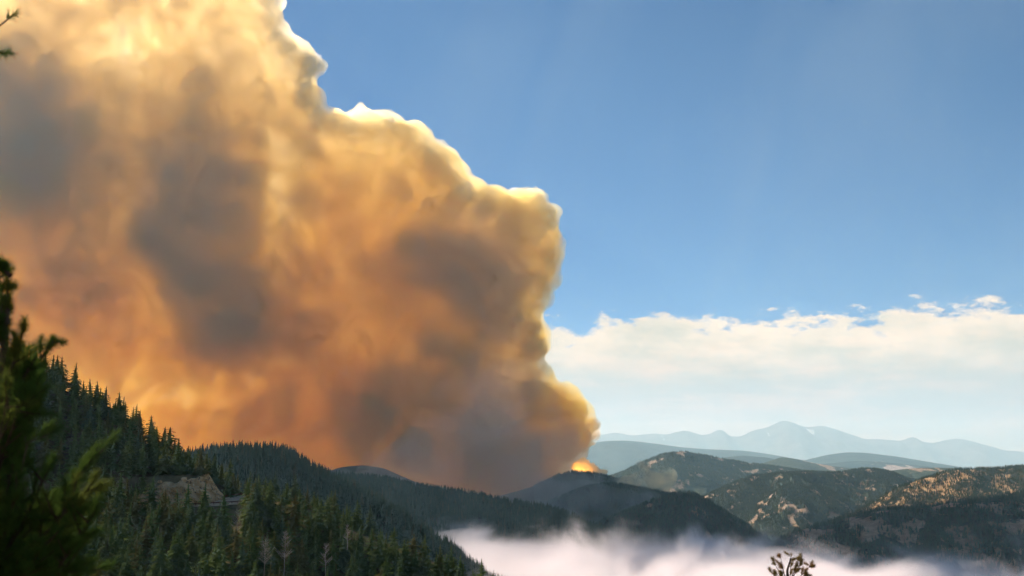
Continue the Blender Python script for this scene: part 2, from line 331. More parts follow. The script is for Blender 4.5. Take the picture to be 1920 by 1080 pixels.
def scatter_group():
    ng = bpy.data.node_groups.new('scatter', 'GeometryNodeTree')
    ng.interface.new_socket('Geometry', in_out='INPUT', socket_type='NodeSocketGeometry')
    s = ng.interface.new_socket('Protos', in_out='INPUT', socket_type='NodeSocketCollection')
    ng.interface.new_socket('Geometry', in_out='OUTPUT', socket_type='NodeSocketGeometry')
    N = ng.nodes.new; gi, go = N('NodeGroupInput'), N('NodeGroupOutput')
    ci = N('GeometryNodeCollectionInfo'); ci.inputs['Separate Children'].default_value = True; ci.inputs['Reset Children'].default_value = True
    ip = N('GeometryNodeInstanceOnPoints'); ip.inputs['Pick Instance'].default_value = True
    def na(n, typ): a = N('GeometryNodeInputNamedAttribute'); a.data_type = typ; a.inputs[0].default_value = n; return [o for o in a.outputs if o.enabled][0]
    Lk = ng.links.new
    Lk(gi.outputs[1], ci.inputs[0]); Lk(gi.outputs[0], ip.inputs['Points']); Lk(ci.outputs[0], ip.inputs['Instance'])
    Lk(na('pick', 'INT'), ip.inputs['Instance Index']); Lk(na('rot', 'FLOAT_VECTOR'), ip.inputs['Rotation']); Lk(na('scl', 'FLOAT_VECTOR'), ip.inputs['Scale'])
    Lk(ip.outputs[0], go.inputs[0])
    return ng, s.identifier
NG, NGID = scatter_group()
def forest(name, P, h, col, seed=0, label=None, hv=.35, small=None):
    r = np.random.default_rng(seed + 500); n = len(P)
    me = bpy.data.meshes.new(name); me.vertices.add(n); me.vertices.foreach_set('co', P.astype(np.float32).reshape(-1))
    hs = h * (1 + hv * r.uniform(-1, .8, n)); wd = hs * r.uniform(1.15, 1.85, n)
    for nm, typ, arr, key in (('pick', 'INT', r.integers(0, len(col.objects), n).astype(np.int32), 'value'), ('rot', 'FLOAT_VECTOR', np.stack([r.normal(0, .03, n), r.normal(0, .03, n), r.uniform(0, 6.28, n)], -1), 'vector'), ('scl', 'FLOAT_VECTOR', np.stack([wd, wd, hs], -1), 'vector')):
        a = me.attributes.new(nm, typ, 'POINT'); a.data.foreach_set(key, arr.reshape(-1) if key == 'value' else arr.astype(np.float32).reshape(-1))
    o = bpy.data.objects.new(name, me); C.objects.link(o); md = o.modifiers.new('scatter', 'NODES'); md.node_group = NG; md[NGID] = col
    tag(o, label, kind='stuff'); return o

forest('forest', H1.sample(15000, smax=420, seed=1), 15, COL_MID, 1, 'dense dark conifer forest over the nearer rounded ridge')
forest('forest', H2.sample(26000, smax=420, seed=2), 13.5, COL_LOW, 2, 'dark conifer forest over the long ridge behind')
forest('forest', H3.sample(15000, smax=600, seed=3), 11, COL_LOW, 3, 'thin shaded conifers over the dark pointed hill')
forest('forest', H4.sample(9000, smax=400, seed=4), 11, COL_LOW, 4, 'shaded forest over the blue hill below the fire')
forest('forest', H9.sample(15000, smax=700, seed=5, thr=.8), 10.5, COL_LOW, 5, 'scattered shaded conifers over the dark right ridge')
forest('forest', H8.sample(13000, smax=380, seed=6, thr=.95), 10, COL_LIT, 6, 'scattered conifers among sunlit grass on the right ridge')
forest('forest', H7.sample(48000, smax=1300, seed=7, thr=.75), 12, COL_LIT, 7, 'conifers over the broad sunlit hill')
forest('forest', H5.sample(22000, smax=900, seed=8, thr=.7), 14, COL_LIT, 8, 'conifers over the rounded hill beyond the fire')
forest('forest', HF.sample(5000, smax=300, seed=9, pxr=(1000, 1400)), 12, COL_LOW, 9, 'conifers on the ridge the fire burns behind')
print('HILLS', round(time.time() - T0, 1), flush=True)

# ------------------------------------------------------------------ near hillside with the road and the rock cut
CR = np.array([(-420, 470, 560), (-150, 610, 540), (0, 672, 525), (60, 700, 520), (130, 734, 512), (200, 774, 505), (260, 815, 500), (310, 858, 495), (345, 888, 490), (372, 904, 485)], float)
CW = np.array([at(*p)[:] for p in CR]); CXs, CYs, CZs = CW.T
ROADZ = -12.5
def road_y(x): return np.interp(x, [-400, -200, -160, -135, -118], [430, 438, 444, 452, 464])
def near_z(x, y):
    x = np.asarray(x, float); y = np.asarray(y, float)
    yr = road_y(x)
    rz = np.interp(x, [-400, -170, -130, -108], [-16, -15, -12.5, -11.5])
    cz = np.interp(x, CXs, CZs); cyy = np.interp(x, CXs, CYs)
    fade = 1 / (1 + np.exp((x + 122) / 3.0))       # the upper slope ends past the rock spur
    z_low = rz - .8 - .27 * np.maximum(0, yr - 3 - y) - .40 * np.maximum(0, x + 97) - .0012 * np.maximum(0, 360 - y) ** 2
    t = np.clip((y - yr - 9) / 5.5, 0, 1)
    top = rz + 13 * np.clip((-118 - x) / 10, 0, 1)
    up = np.clip((y - yr - 14) / np.maximum(cyy - yr - 14, 5), 0, 1)
    z_up = rz + (top - rz) * t + (cz - top) * (up ** .85) - .55 * np.maximum(0, y - cyy)
    z_up = z_up * fade + (rz - .5 - .7 * np.maximum(0, y - yr - 22 - 6)) * (1 - fade) - .42 * np.maximum(0, x + 97) * (1 - fade)
    k = np.clip((y - yr + 3) / 2.5, 0, 1)
    z = z_low * (1 - k) + z_up * k
    n = fbm(x / 22, y / 22, 4, 91) * 2.0
    onroad = ((y > yr - 3) & (y < yr + 15) & (x > -230) & (x < -98))
    return z + np.where(onroad, 0, n * np.clip(np.abs(y - yr - 5) / 25, 0, 1))
xs = np.concatenate([np.linspace(-330, -215, 50, endpoint=False), np.linspace(-215, -90, 170, endpoint=False), np.linspace(-90, 120, 80)])
ys = np.concatenate([np.linspace(150, 425, 110, endpoint=False), np.linspace(425, 500, 120, endpoint=False), np.linspace(500, 640, 40)])
XX, YY = np.meshgrid(xs, ys); ZZ = near_z(XX, YY)
I = np.arange(XX.size).reshape(XX.shape); QF = np.stack([I[:-1, :-1], I[:-1, 1:], I[1:, 1:], I[1:, :-1]], -1).reshape(-1, 4)
M_SLOPE = mat_plain('forest_floor', (.07, .06, .03), (.16, .12, .06), .12, 1.0, .5)
slope = link_mesh('hillside', np.stack([XX, YY, ZZ], -1).reshape(-1, 3), QF, M_SLOPE, smooth=True); tag(slope, kind='structure')
# rock face: rugged sheet in front of the cut
def rock_face():
    nu, nv = 190, 60; u = np.linspace(-166, -122, nu); v = np.linspace(0, 1, nv)
    U, Vv = np.meshgrid(u, v); yb = road_y(U)
    h = 14.5 * np.clip((-119 - U) / 9, .25, 1) * (.78 + .25 * fbm(U / 8, U * 0, 4, 7)) * np.interp(U, [-166, -132], [.62, 1.0]) * np.clip((U + 168) / 16, .12, 1)
    z0 = np.interp(U, [-400, -170, -130, -108], [-16, -15, -12.5, -11.5]) - .5
    Z = z0 + Vv * h; Yb = yb + 7.2 + Vv * 5.2
    W = U + Z * .8; d = np.abs(fbm(W / 7, Z / 4.5, 4, 21, gain=.65)) * 6.0 + fbm(W / 2.2, (Z - U * .5) / 5., 3, 22) * 2.8
    st = (np.floor((Z + U * .35) / 1.7 + fbm(U / 6, Z / 6, 2, 9)) % 2) * .5
    edge = np.clip(Vv * 6, 0, 1) * np.clip((1 - Vv) * 5, 0, 1)
    Yb = Yb - (d + st) * edge
    I = np.arange(U.size).reshape(U.shape); Fq = np.stack([I[:-1, :-1], I[:-1, 1:], I[1:, 1:], I[1:, :-1]], -1).reshape(-1, 4)
    o = link_mesh('rock_cliff', np.stack([U, Yb, Z], -1).reshape(-1, 3), Fq, M_ROCK); tag(o, 'rugged tan rock cut beside the mountain road, below the dense conifers', 'rock cut')
rock_face()
def road():
    u = np.linspace(-178, -110, 70); rows = []
    L = []; Rr = []
    for x in u:
        yb = float(road_y(x)); z = float(np.interp(x, [-400, -170, -130, -108], [-16, -15, -12.5, -11.5]))
        wdt = 9.5 if x < -128 else 9.5 + 12 * math.sin(min(1, (x + 128) / 20) * 1.6)
        if x > -118: wdt *= max(.05, 1 - ((x + 118) / 8.2) ** 2)
        L.append((x, yb - 1.5 + (x > -118) * (x + 118) * .9, z + .08)); Rr.append((x, yb - 1.5 + wdt, z + .08 + wdt * .16 * min(1, max(0, (x + 130) / 8))))
    V = []; Fc = []
    nw = 7
    for a, b in zip(L, Rr):
        for k in range(nw): f = k / (nw - 1); V.append(tuple(a[i] * (1 - f) + b[i] * f for i in range(3)))
    for i in range(len(L) - 1):
        for k in range(nw - 1): Fc.append((i * nw + k, (i + 1) * nw + k, (i + 1) * nw + k + 1, i * nw + k + 1))
    # shoulder skirt down the outer edge
    n0 = len(V)
    for a in L + Rr[::-1]: V.append(a); V.append((a[0] + .4, a[1] - (1.5 if a in L else -1.5), a[2] - 3.5))
    for i in range(len(L) * 2 - 1): Fc.append((n0 + 2 * i, n0 + 2 * i + 1, n0 + 2 * i + 3, n0 + 2 * i + 2))
    o = link_mesh('road', V, Fc, M_ROAD); tag(o, kind='structure')
    return L, Rr
RL, RR_ = road()
def box(x0, y0, z0, x1, y1, z1):
    return [(x0, y0, z0), (x1, y0, z0), (x1, y1, z0), (x0, y1, z0), (x0, y0, z1), (x1, y0, z1), (x1, y1, z1), (x0, y1, z1)], [(0, 3, 2, 1), (4, 5, 6, 7), (0, 1, 5, 4), (1, 2, 6, 5), (2, 3, 7, 6), (3, 0, 4, 7)]
def guardrail():
    path = [p for p in RL if p[0] > -205] + [p for p in RR_[::-1] if p[0] > -124]
    path = [Vector(p) for p in path]; root = empty('guardrail', path[0]); o0 = path[0]
    tag(root, 'long rusty brown guardrail on posts round the outer curve of the road', 'guardrail')
    # resample
    out = [path[0]]; acc = 0
    for a, b in zip(path, path[1:]):
        d = (b - a).length
        while acc + d >= 2.6:
            f = (2.6 - acc) / d; a = a.lerp(b, f); out.append(a); d = (b - a).length; acc = 0
        acc += d
    V = []; Fc = []
    for p in out:
        q = p - o0
        for dz, dy in ((.50, 0), (.62, -.09), (.74, 0), (.86, -.09), (.98, 0)): V.append((q.x, q.y + dy, q.z + dz))
    for i in range(len(out) - 1):
        for k in range(4): Fc.append((i * 5 + k, (i + 1) * 5 + k, (i + 1) * 5 + k + 1, i * 5 + k + 1))
    rl = link_mesh('rail', V, Fc, M_RUST, root); rl.modifiers.new('th', 'SOLIDIFY').thickness = .05
    pv, pf = box(-.11, -.10, -1.2, .11, .10, 1.05); pm = None
    for p in out:
        if pm is None: o = link_mesh('post', pv, pf, M_RUST, root); pm = o.data
        else: o = bpy.data.objects.new('post', pm); C.objects.link(o); o.parent = root
        o.location = (p - o0) + Vector((0, .16, 0))
guardrail()
def boulder(name, loc, s, mat, label, seed):
    bm = bmesh.new(); bmesh.ops.create_icosphere(bm, subdivisions=3, radius=1)
    V = np.array([v.co[:] for v in bm.verts]); n = fbm(V[:, 0] * 1.3 + seed, V[:, 1] * 1.3, 3, seed, z=V[:, 2] * 1.3 + 5)
    for v, k in zip(bm.verts, n): v.co *= (1 + .35 * k)
    me = bpy.data.meshes.new(name); bm.to_mesh(me); bm.free(); me.materials.append(mat)
    o = bpy.data.objects.new(name, me); C.objects.link(o); o.location = loc; o.scale = s; tag(o, label, 'boulder')
M_PALE = mat_plain('pale_rock', (.35, .29, .23), (.5, .43, .36), .8)
bp = at(386, 897, 486); bp.z = float(near_z(bp.x, bp.y)) + .8
boulder('boulder', at(386, 896, 470), (1.5, 1.2, 1.0), M_PALE, 'pale round boulder standing above the road past the rock cut', 4)
for i, (px, py, s) in enumerate(((300, 899, 1.1), (345, 895, 1.4))):
    p = at(px, py + 4, 456); s *= .7; boulder('boulder', p, (s * 1.3, s, s * .9), M_ROCK, ['small tan boulder on the brow in the middle of the rock cut', 'larger tan boulder at the right brow of the rock cut'][i], 10 + i)

# individual conifers: five crowns, three trunks shared between them
def near_proto(i, kind):
    if kind == 'spruce': V, Fc = conifer(seed=60 + i, levels=26, per=12, rad=.165 + .02 * (i % 3), rag=.28, bare=.04, sprig=4, shape=.9); m = M_FIRB if i % 3 == 2 else M_FIR
    else: V, Fc = conifer(seed=80 + i, levels=15, per=8, rad=.15, rag=.5, bare=.28, sprig=5, shape=.5, core=.3); m = M_FIR
    cm = mesh_of('crown', V, Fc, [m])
    tv, tf = cone_tube([(0, 0, -.08), (0, 0, .3), (0, 0, .97)], [.016, .011, .002], 6); tm = mesh_of('trunk', tv, tf, [M_BARK])
    return cm, tm
PROT = [near_proto(i, 'spruce') for i in range(6)] + [near_proto(i, 'pine') for i in range(3)]
def place_conifer(x, y, z, h, k, label, group, wid=1.0):
    cm, tm = PROT[k]; rz = random.uniform(0, 6.28)
    e = empty('conifer', (x, y, z), rz); e.rotation_euler = (random.gauss(0, .02), random.gauss(0, .02), rz)
    wd = h * wid * random.uniform(1.15, 1.9); e.scale = (wd, wd, h)
    for nm, me in (('crown', cm), ('trunk', tm)):
        o = bpy.data.objects.new(nm, me); C.objects.link(o); o.parent = e
    tag(e, label, 'tree', group); return e
HERO = [  # tip px, tip py, distance, height, crown kind, label
    (317, 799, 486, 15, 6, 'ragged open-topped pine standing highest on the skyline at the slope end'),
    (386, 903, 432, 16, 1, 'dark pointed conifer in front of the right end of the rock cut'),
    (228, 879, 428, 17, 4, 'narrow dark conifer rising in front of the left end of the rock cut'),
    (338, 976, 362, 17, 3, 'broad yellow-green conifer alone in front at the foot of the slope'),
    (310, 918, 415, 15, 0, 'dark conifer before the middle of the rock cut'),
    (415, 943, 405, 12, 2, 'small bluish conifer below the bend of the guardrail'),
    (483, 893, 430, 18, 5, 'tall bushy conifer just right of the road bend'),
    (505, 899, 436, 17, 3, 'second tall conifer right of the road bend, yellower than its neighbour'),
    (302, 1000, 352, 15, 4, 'green conifer left of the broad yellow-green one at the bottom'),
    (420, 1030, 345, 13, 1, 'dark conifer at the bottom of the picture below the road bend'),
    (256, 756, 500, 15, 1, 'slim conifer with a sharp tip on the upper skyline'),
    (553, 925, 425, 17, 7, 'ragged pine right of the tall bushy conifers'),
]
for px, py, Y, h, k, lb in HERO:
    t = at(px, py, Y); place_conifer(t.x, Y, t.z - h, h, k, lb, None)
def scatter_near():
    r = np.random.default_rng(77); cand = []
    x = r.uniform(-300, 60, 26000); y = r.uniform(325, 560, 26000); z = near_z(x, y)
    px = 960 + x / y * F; py = HOR - z / y * F
    yr = road_y(x); cyy = np.interp(x, CXs, CYs)
    upper = (y > np.where(x < -150, yr + 5, yr + 14)) & (x < -119) & (y < cyy + 12)
    spur = (x > -119) & (y > yr + 26) & (y < yr + 60) & (x < -60)
    lower = (y < yr - 6)
    ok = (px > -30) & (px < 1000) & (upper | lower | spur)
    hgt = np.where(lower, r.uniform(7, 15, len(x)) + 4 * (y < 385), r.uniform(7, 15, len(x)))
    # keep the view of the rock cut and of the road bend open
    tip = py - hgt / y * F
    ok &= ~(lower & (px > 232) & (px < 372) & (tip < 926)) & ~(lower & (px > 372) & (px < 470) & (tip < 958))
    ok &= (tip < 1075)
    idx = np.where(ok)[0]; kept = []; cell = {}
    for i in idx:
        d = 4.6 if y[i] > 425 else 5.3
        c = (int(x[i] // 5), int(y[i] // 5)); bad = False
        for a in (-1, 0, 1):
            for b in (-1, 0, 1):
                for j in cell.get((c[0] + a, c[1] + b), ()):
                    if (x[i] - x[j]) ** 2 + (y[i] - y[j]) ** 2 < d * d: bad = True
        if not bad: cell.setdefault(c, []).append(i); kept.append(i)
    return [(x[i], y[i], z[i], hgt[i], px[i], py[i], bool(lower[i])) for i in kept]
NEAR = scatter_near()
print('NEAR candidates', len(NEAR), flush=True)
# those that show largest become single trees: nearest rows and everything against the open
NEAR.sort(key=lambda t: -(t[3] / t[1]) - (.0075 if not t[6] else 0))
IND = NEAR[:285]; REST = NEAR[285:]
for i, (x, y, z, h, px, py, low) in enumerate(IND):
    k = random.choices(range(9), [5, 5, 4, 5, 5, 3, 2, 2, 1])[0]
    col = 'ragged dark pine' if k > 5 else 'bluish green spruce' if k % 3 == 2 else 'dark green conifer'
    if low and px < 250: lb, gr = (col + ' packed among others in the bottom left corner, behind the close pine', 'conifers in the bottom left corner')
    elif low and px < 400: lb, gr = (col + ' packed among others on the slope right below the rock cut', 'conifers below the rock cut')
    elif low and px < 600: lb, gr = (col + ' in the wood below the bend of the road', 'conifers below the road bend')
    elif low: lb, gr = (col + ' in the lower wood thinning out towards the valley fog', 'conifers nearest the fog')
    elif px < 372: lb, gr = (col + ' in the dense stand on the steep slope above the rock cut', 'conifers above the rock cut')
    else: lb, gr = (col + ' in the small stand behind the road bend', 'conifers behind the road bend')
    place_conifer(x, y, z - .3, h, k, lb, gr)
if REST:
    forest('forest', np.array([(t[0], t[1], t[2] - .3) for t in REST]), 13, COL_NEAR, 31, 'remaining conifers of the near wooded hillside')
# bare aspens
def bare_tree(px, py, Y, h, seed, label):
    r = random.Random(seed); t = at(px, py, Y); root = empty('bare_tree', (t.x, Y, t.z - h)); tag(root, label, 'tree')
    pts = [Vector((0, 0, -.5))]
    for i in range(8): pts.append(Vector((pts[-1].x + r.uniform(-.12, .12), pts[-1].y + r.uniform(-.1, .1), h * (i + 1) / 8)))
    V, Fc = cone_tube(pts, [.13 * (1 - i / 9.2) + .02 for i in range(9)], 6); link_mesh('trunk', V, Fc, M_ASPEN, root)
    bs = []
    for i in range(58):
        f = r.uniform(.3, .97); k = int(f * 8); p0 = pts[k].lerp(pts[k + 1], f * 8 - k) if k < 8 else pts[8]
        a = r.uniform(0, 6.28); L = h * .22 * (1.15 - f) * r.uniform(.6, 1.3) + .3; up = r.uniform(.5, 1.1)
        p1 = p0 + Vector((math.cos(a) * L * .5, math.sin(a) * L * .5, L * .4 * up)); p2 = p0 + Vector((math.cos(a) * L, math.sin(a) * L, L * up))
        bs.append(cone_tube([p0, p1, p2], [.036, .026, .010], 3))
        for q in range(3):
            s = p0.lerp(p2, r.uniform(.3, .9)); a2 = a + r.uniform(-1.2, 1.2); l2 = L * .4
            bs.append(cone_tube([s, s + Vector((math.cos(a2) * l2, math.sin(a2) * l2, l2 * .8))], [.028, .01], 3))
    V, Fc = joined(bs); link_mesh('branches', V, Fc, M_ASPEN, root)['kind'] = 'stuff'
for a in ((498, 1008, 372, 13, 1, 'leafless pale-barked tree at the bottom, left of the forked one'), (535, 995, 378, 14, 2, 'leafless pale tree with spreading twigs at the bottom among dark conifers'), (612, 1018, 392, 11, 3, 'slim leafless tree further down the slope to the right'), (293, 905, 452, 7, 4, 'small bare trunk on the brow of the rock cut'), (445, 955, 398, 11, 5, 'thin leafless sapling under the guardrail bend'), (652, 985, 402, 8, 6, 'low bare whitish tree on the edge of the lower wood')):
    bare_tree(*a)
print('TREES', round(time.time() - T0, 1), flush=True)

# ------------------------------------------------------------------ foreground pines
def tuft(center, d, n, L, r, spread=1.0):
    V = []; Fc = []; d = d.normalized(); a = d.orthogonal().normalized(); b = d.cross(a)
    for i in range(n):
        th = r.uniform(0, 6.283); el = r.uniform(.15, 1.25) * spread
        dd = d * math.cos(el) + (a * math.cos(th) + b * math.sin(th)) * math.sin(el)
        base = center - d * r.uniform(0, L * .9); tip = base + dd * L * r.uniform(.7, 1.1)
        sd = dd.orthogonal().normalized() * L * .026; q = len(V)
        V.extend(((base - sd)[:], (base + sd)[:], (tip + sd * .4)[:])); Fc.append((q, q + 1, q + 2))
    return V, Fc
def limb(root, p0, p1, r, ntw, nl, mat, rad=.03, sag=.12, n=46):
    L = (p1 - p0).length; pts = [p0.lerp(p1, f) + Vector((0, 0, -sag * L * math.sin(f * 3.1) + .06 * L * f * f)) + Vector([r.uniform(-.015, .015) * L for _ in range(3)]) for f in np.linspace(0, 1, 7)]
    V, Fc = cone_tube(pts, [rad * (1 - .8 * i / 6) for i in range(7)], 6); tw = [(V, Fc)]; nd = []
    for i in range(ntw):
        f = r.uniform(.25, 1.0); k = min(5, int(f * 6)); s = pts[k].lerp(pts[k + 1], f * 6 - k)
        d = ((p1 - p0).normalized() * r.uniform(.2, 1) + Vector((r.uniform(-1, 1), r.uniform(-1, 1), r.uniform(-.4, .9))) * .8).normalized()
        l = min(L * r.uniform(.12, .32) * (1.2 - .5 * f), nl * 3.2); e = s + d * l; m = s.lerp(e, .5) + Vector((0, 0, -.03 * l))
        tw.append(cone_tube([s, m, e], [rad * .35, rad * .25, rad * .12], 4))
        for q in (1.0, .8, .6, .4):
            dd = (d + Vector((r.uniform(-1, 1), r.uniform(-1, 1), r.uniform(-.3, 1))) * .8).normalized(); nd.append(tuft(s.lerp(e, q) + dd * nl * .5, dd, n, nl * r.uniform(.7, 1.2), r, 1.35))
    nd.append(tuft(pts[-1], p1 - p0, n, nl, r))
    V, Fc = joined(tw); b = link_mesh('branch', V, Fc, M_BARK, root)
    V, Fc = joined(nd); nn = link_mesh('needles', V, Fc, mat, b); nn['kind'] = 'stuff'
def fg_pine():
    r = random.Random(8); Y = 4.6; base = at(-85, 1100, Y); root = empty('pine_tree', (base.x, Y, -3.2))
    tag(root, 'blurred close pine with bright green needle tufts at the left edge', 'tree')
    o = Vector((base.x, Y, -3.2)); tr = lambda px, py, dy=0: at(px, py, Y + dy) - o
    tp = [Vector((0, 0, -.2)), Vector((.0, .03, 1.2)), Vector((.02, 0, 2.3)), Vector((.08, .02, 3.1)), Vector((.11, .0, 3.5)), Vector((.13, .0, 3.8))]
    V, Fc = cone_tube(tp, [.06, .05, .035, .018, .009, .003], 8); link_mesh('trunk', V, Fc, M_BARK, root)
    def T(z): return Vector((min(.13, max(0., .08 + (z + .1) * .08)), 0, z + 3.2))

    # (start height, tip px, tip py, depth offset, twigs)
    more = [(r.uniform(-1.1, -.2), r.uniform(0, 62) if py < 860 else r.uniform(20, 185), py, r.uniform(-.4, .4), 20) for py in [r.uniform(660, 1090) for _ in range(17)]]
    for z0, px, py, dy, n in tuple(more) + ((.62, -2, 505, .1, 6), (.5, 4, 560, .0, 7), (.3, 45, 625, -.1, 14), (.28, 98, 645, .15, 15), (.25, 70, 672, .0, 12), (.2, 25, 690, .3, 16), (-.45, 60, 760, -.2, 15), (-.6, 50, 830, .2, 15), (-.55, 85, 900, -.1, 17), (-.7, 150, 950, .1, 26), (-.75, 180, 985, -.15, 24), (-.8, 105, 1010, .2, 22), (-.85, 150, 1055, -.1, 24), (-.9, 90, 1090, .1, 22), (-.7, 20, 860, .3, 18), (-.7, 30, 940, -.3, 22), (-.85, 40, 1030, .0, 22), (-1.0, 130, 1120, .0, 16), (.8, 3, 500, .0, 4), (.7, 14, 528, .0, 4), (.55, 10, 580, .1, 6)):
        limb(root, T(z0 + r.uniform(-.08, .05)), tr(px, py, dy), r, n, .060 if py < 200 else .043, M_PINE, rad=.014, sag=.05, n=56)
fg_pine()
def fg_corner():
    r = random.Random(4); Y = 5.2; base = at(-420, 1100, Y); o = Vector((base.x, Y, -3.4)); root = empty('pine_tree', o)
    tag(root, 'tall pine outside the left edge, one needled twig tip reaching into the top corner', 'tree')
    V, Fc = cone_tube([Vector((0, 0, -.2)), Vector((.02, 0, 2)), Vector((0, .03, 4)), Vector((.02, 0, 6.5))], [.16, .14, .11, .05], 10); link_mesh('trunk', V, Fc, M_BARK, root)
    limb(root, Vector((0, 0, 5.1)), at(26, 46, Y) - o, r, 5, .062, M_PINE, rad=.016, sag=.03, n=80)
fg_corner()
def fg_small():
    r = random.Random(21); Y = 17.; top = at(1483, 1042, Y); base = Vector((top.x, Y, top.z - 6.2)); root = empty('pine_sapling', base)
    tag(root, 'top of a small pine with sparse brown-green tufts poking up over the fog', 'tree')
    tr = lambda px, py, dy=0: at(px, py, Y + dy) - base
    fork = tr(1478, 1100); V, Fc = cone_tube([Vector((0, 0, -.3)), Vector((.1, 0, 3)), fork, tr(1476, 1070), tr(1483, 1046)], [.09, .07, .03, .018, .008], 8); link_mesh('trunk', V, Fc, M_BARK, root)
    for px, py, dy, n in ((1448, 1050, .1, 5), (1462, 1043, -.1, 4), (1484, 1042, .1, 4), (1505, 1052, .0, 6), (1520, 1064, .1, 6), (1446, 1074, -.1, 4), (1515, 1078, .2, 6), (1500, 1046, -.1, 4)):
        limb(root, tr(1478 + (px - 1478) * .1, 1098 + r.uniform(-8, 4)), tr(px, py, dy), r, n, .055, M_PINEY, rad=.010, sag=.03, n=80)
fg_small()
# the slope the camera stands on, falling away below the frame
xs2 = np.linspace(-60, 60, 60); ys2 = np.linspace(-20, 160, 60); XX, YY = np.meshgrid(xs2, ys2)
ZZ = -1.9 - .36 * np.maximum(YY - 1, 0) - .012 * np.maximum(YY - 20, 0) ** 1.5 + fbm(XX / 6, YY / 6, 3, 44) * .35
I = np.arange(XX.size).reshape(XX.shape); QF = np.stack([I[:-1, :-1], I[:-1, 1:], I[1:, 1:], I[1:, :-1]], -1).reshape(-1, 4)
tag(link_mesh('lookout_slope', np.stack([XX, YY, ZZ], -1).reshape(-1, 3), QF, M_SLOPE, smooth=True), kind='structure')

# ------------------------------------------------------------------ smoke, fog, haze
def ico(sub):
    bm = bmesh.new(); bmesh.ops.create_icosphere(bm, subdivisions=sub, radius=1)
    v = np.array([x.co[:] for x in bm.verts]); f = np.array([[y.index for y in x.verts] for x in bm.faces]); bm.free(); return v, f
IV, IF = ico(2)
def puffs(name, c, r, vox, mat, iv=IV, fv=IF, disp=None):
    """one closed billowing skin round many puffs"""
    V = (iv[None] * r[:, None, None] + c[:, None]).reshape(-1, 3); Fc = (fv[None] + (np.arange(len(c)) * len(iv))[:, None, None]).reshape(-1, 3)
    me = bpy.data.meshes.new(name); me.vertices.add(len(V)); me.vertices.foreach_set('co', V.astype(np.float32).reshape(-1))
    n = len(Fc); me.loops.add(n * 3); me.loops.foreach_set('vertex_index', Fc.astype(np.int32).reshape(-1)); me.polygons.add(n); me.polygons.foreach_set('loop_start', np.arange(0, n * 3, 3, dtype=np.int32)); me.update(calc_edges=True)
    o = bpy.data.objects.new(name, me); C.objects.link(o); m = o.modifiers.new('r', 'REMESH'); m.mode = 'VOXEL'; m.voxel_size = vox
    dg = bpy.context.evaluated_depsgraph_get(); me2 = bpy.data.meshes.new_from_object(o.evaluated_get(dg)); o.modifiers.clear(); o.data = me2; bpy.data.meshes.remove(me); me2.name = name
    if disp:
        me = o.data; n = len(me.vertices); co = np.empty(n * 3, np.float32); me.vertices.foreach_get('co', co); co = co.reshape(-1, 3).astype(float)
        no = np.empty(n * 3, np.float32); me.vertices.foreach_get('normal', no); no = no.reshape(-1, 3)
        for a_, l_ in disp: co = co + no * (a_ * fbm(co[:, 0] / l_, co[:, 1] / l_, 2, 77, z=co[:, 2] / l_))[:, None]
        me.vertices.foreach_set('co', co.astype(np.float32).reshape(-1)); me.update()
        m = o.modifiers.new('r', 'REMESH'); m.mode = 'VOXEL'; m.voxel_size = vox * 1.03; dg = bpy.context.evaluated_depsgraph_get(); dg.update()
        me2 = bpy.data.meshes.new_from_object(o.evaluated_get(dg)); o.modifiers.clear(); o.data = me2; me2.name = name
    o.data.materials.clear(); o.data.materials.append(mat); return o
def vol_mat(name, color, dens, g, step=None):
    m = bpy.data.materials.new(name); m.use_nodes = True; t = NT(m.node_tree); m.node_tree.nodes.clear()
    out = t.n('ShaderNodeOutputMaterial'); pv = t.n('ShaderNodeVolumePrincipled', {'Color': color, 'Density': dens, 'Anisotropy': g, 'Absorption Color': (0., 0., 0.)})
    t.t.links.new(pv.outputs[0], out.inputs[1])
    if step: m.cycles.volume_step_rate = step
    return m, t, pv
SIL = [(515, -70), (528, 0), (532, 70), (565, 86), (600, 96), (618, 120), (606, 145), (586, 160), (590, 185), (610, 204), (650, 214), (690, 202), (740, 208), (800, 260), (850, 300), (900, 352), (940, 365), (975, 348), (1010, 350), (1042, 385), (1058, 440), (1045, 510), (1022, 570), (1022, 620), (1035, 660), (1000, 690), (1030, 705), (1062, 722), (1105, 765), (1130, 800), (1108, 842), (1075, 875), (1065, 915), (1030, 1000), (-210, 1000), (-205, 60), (-120, -50), (100, -85), (300, -95), (470, -90)]
YP = 5200.
def inside_dist(q, P):
    ins = np.zeros(len(q), bool); d = np.full(len(q), 1e9)
    for a, b in zip(P, np.roll(P, -1, 0)):
        ins ^= ((a[1] > q[:, 1]) != (b[1] > q[:, 1])) & (q[:, 0] < (b[0] - a[0]) * (q[:, 1] - a[1]) / (b[1] - a[1] + 1e-9) + a[0])
        t = np.clip(((q - a) @ (b - a)) / ((b - a) @ (b - a)), 0, 1); d = np.minimum(d, np.linalg.norm(q - (a + t[:, None] * (b - a)), axis=1))
    return ins, d
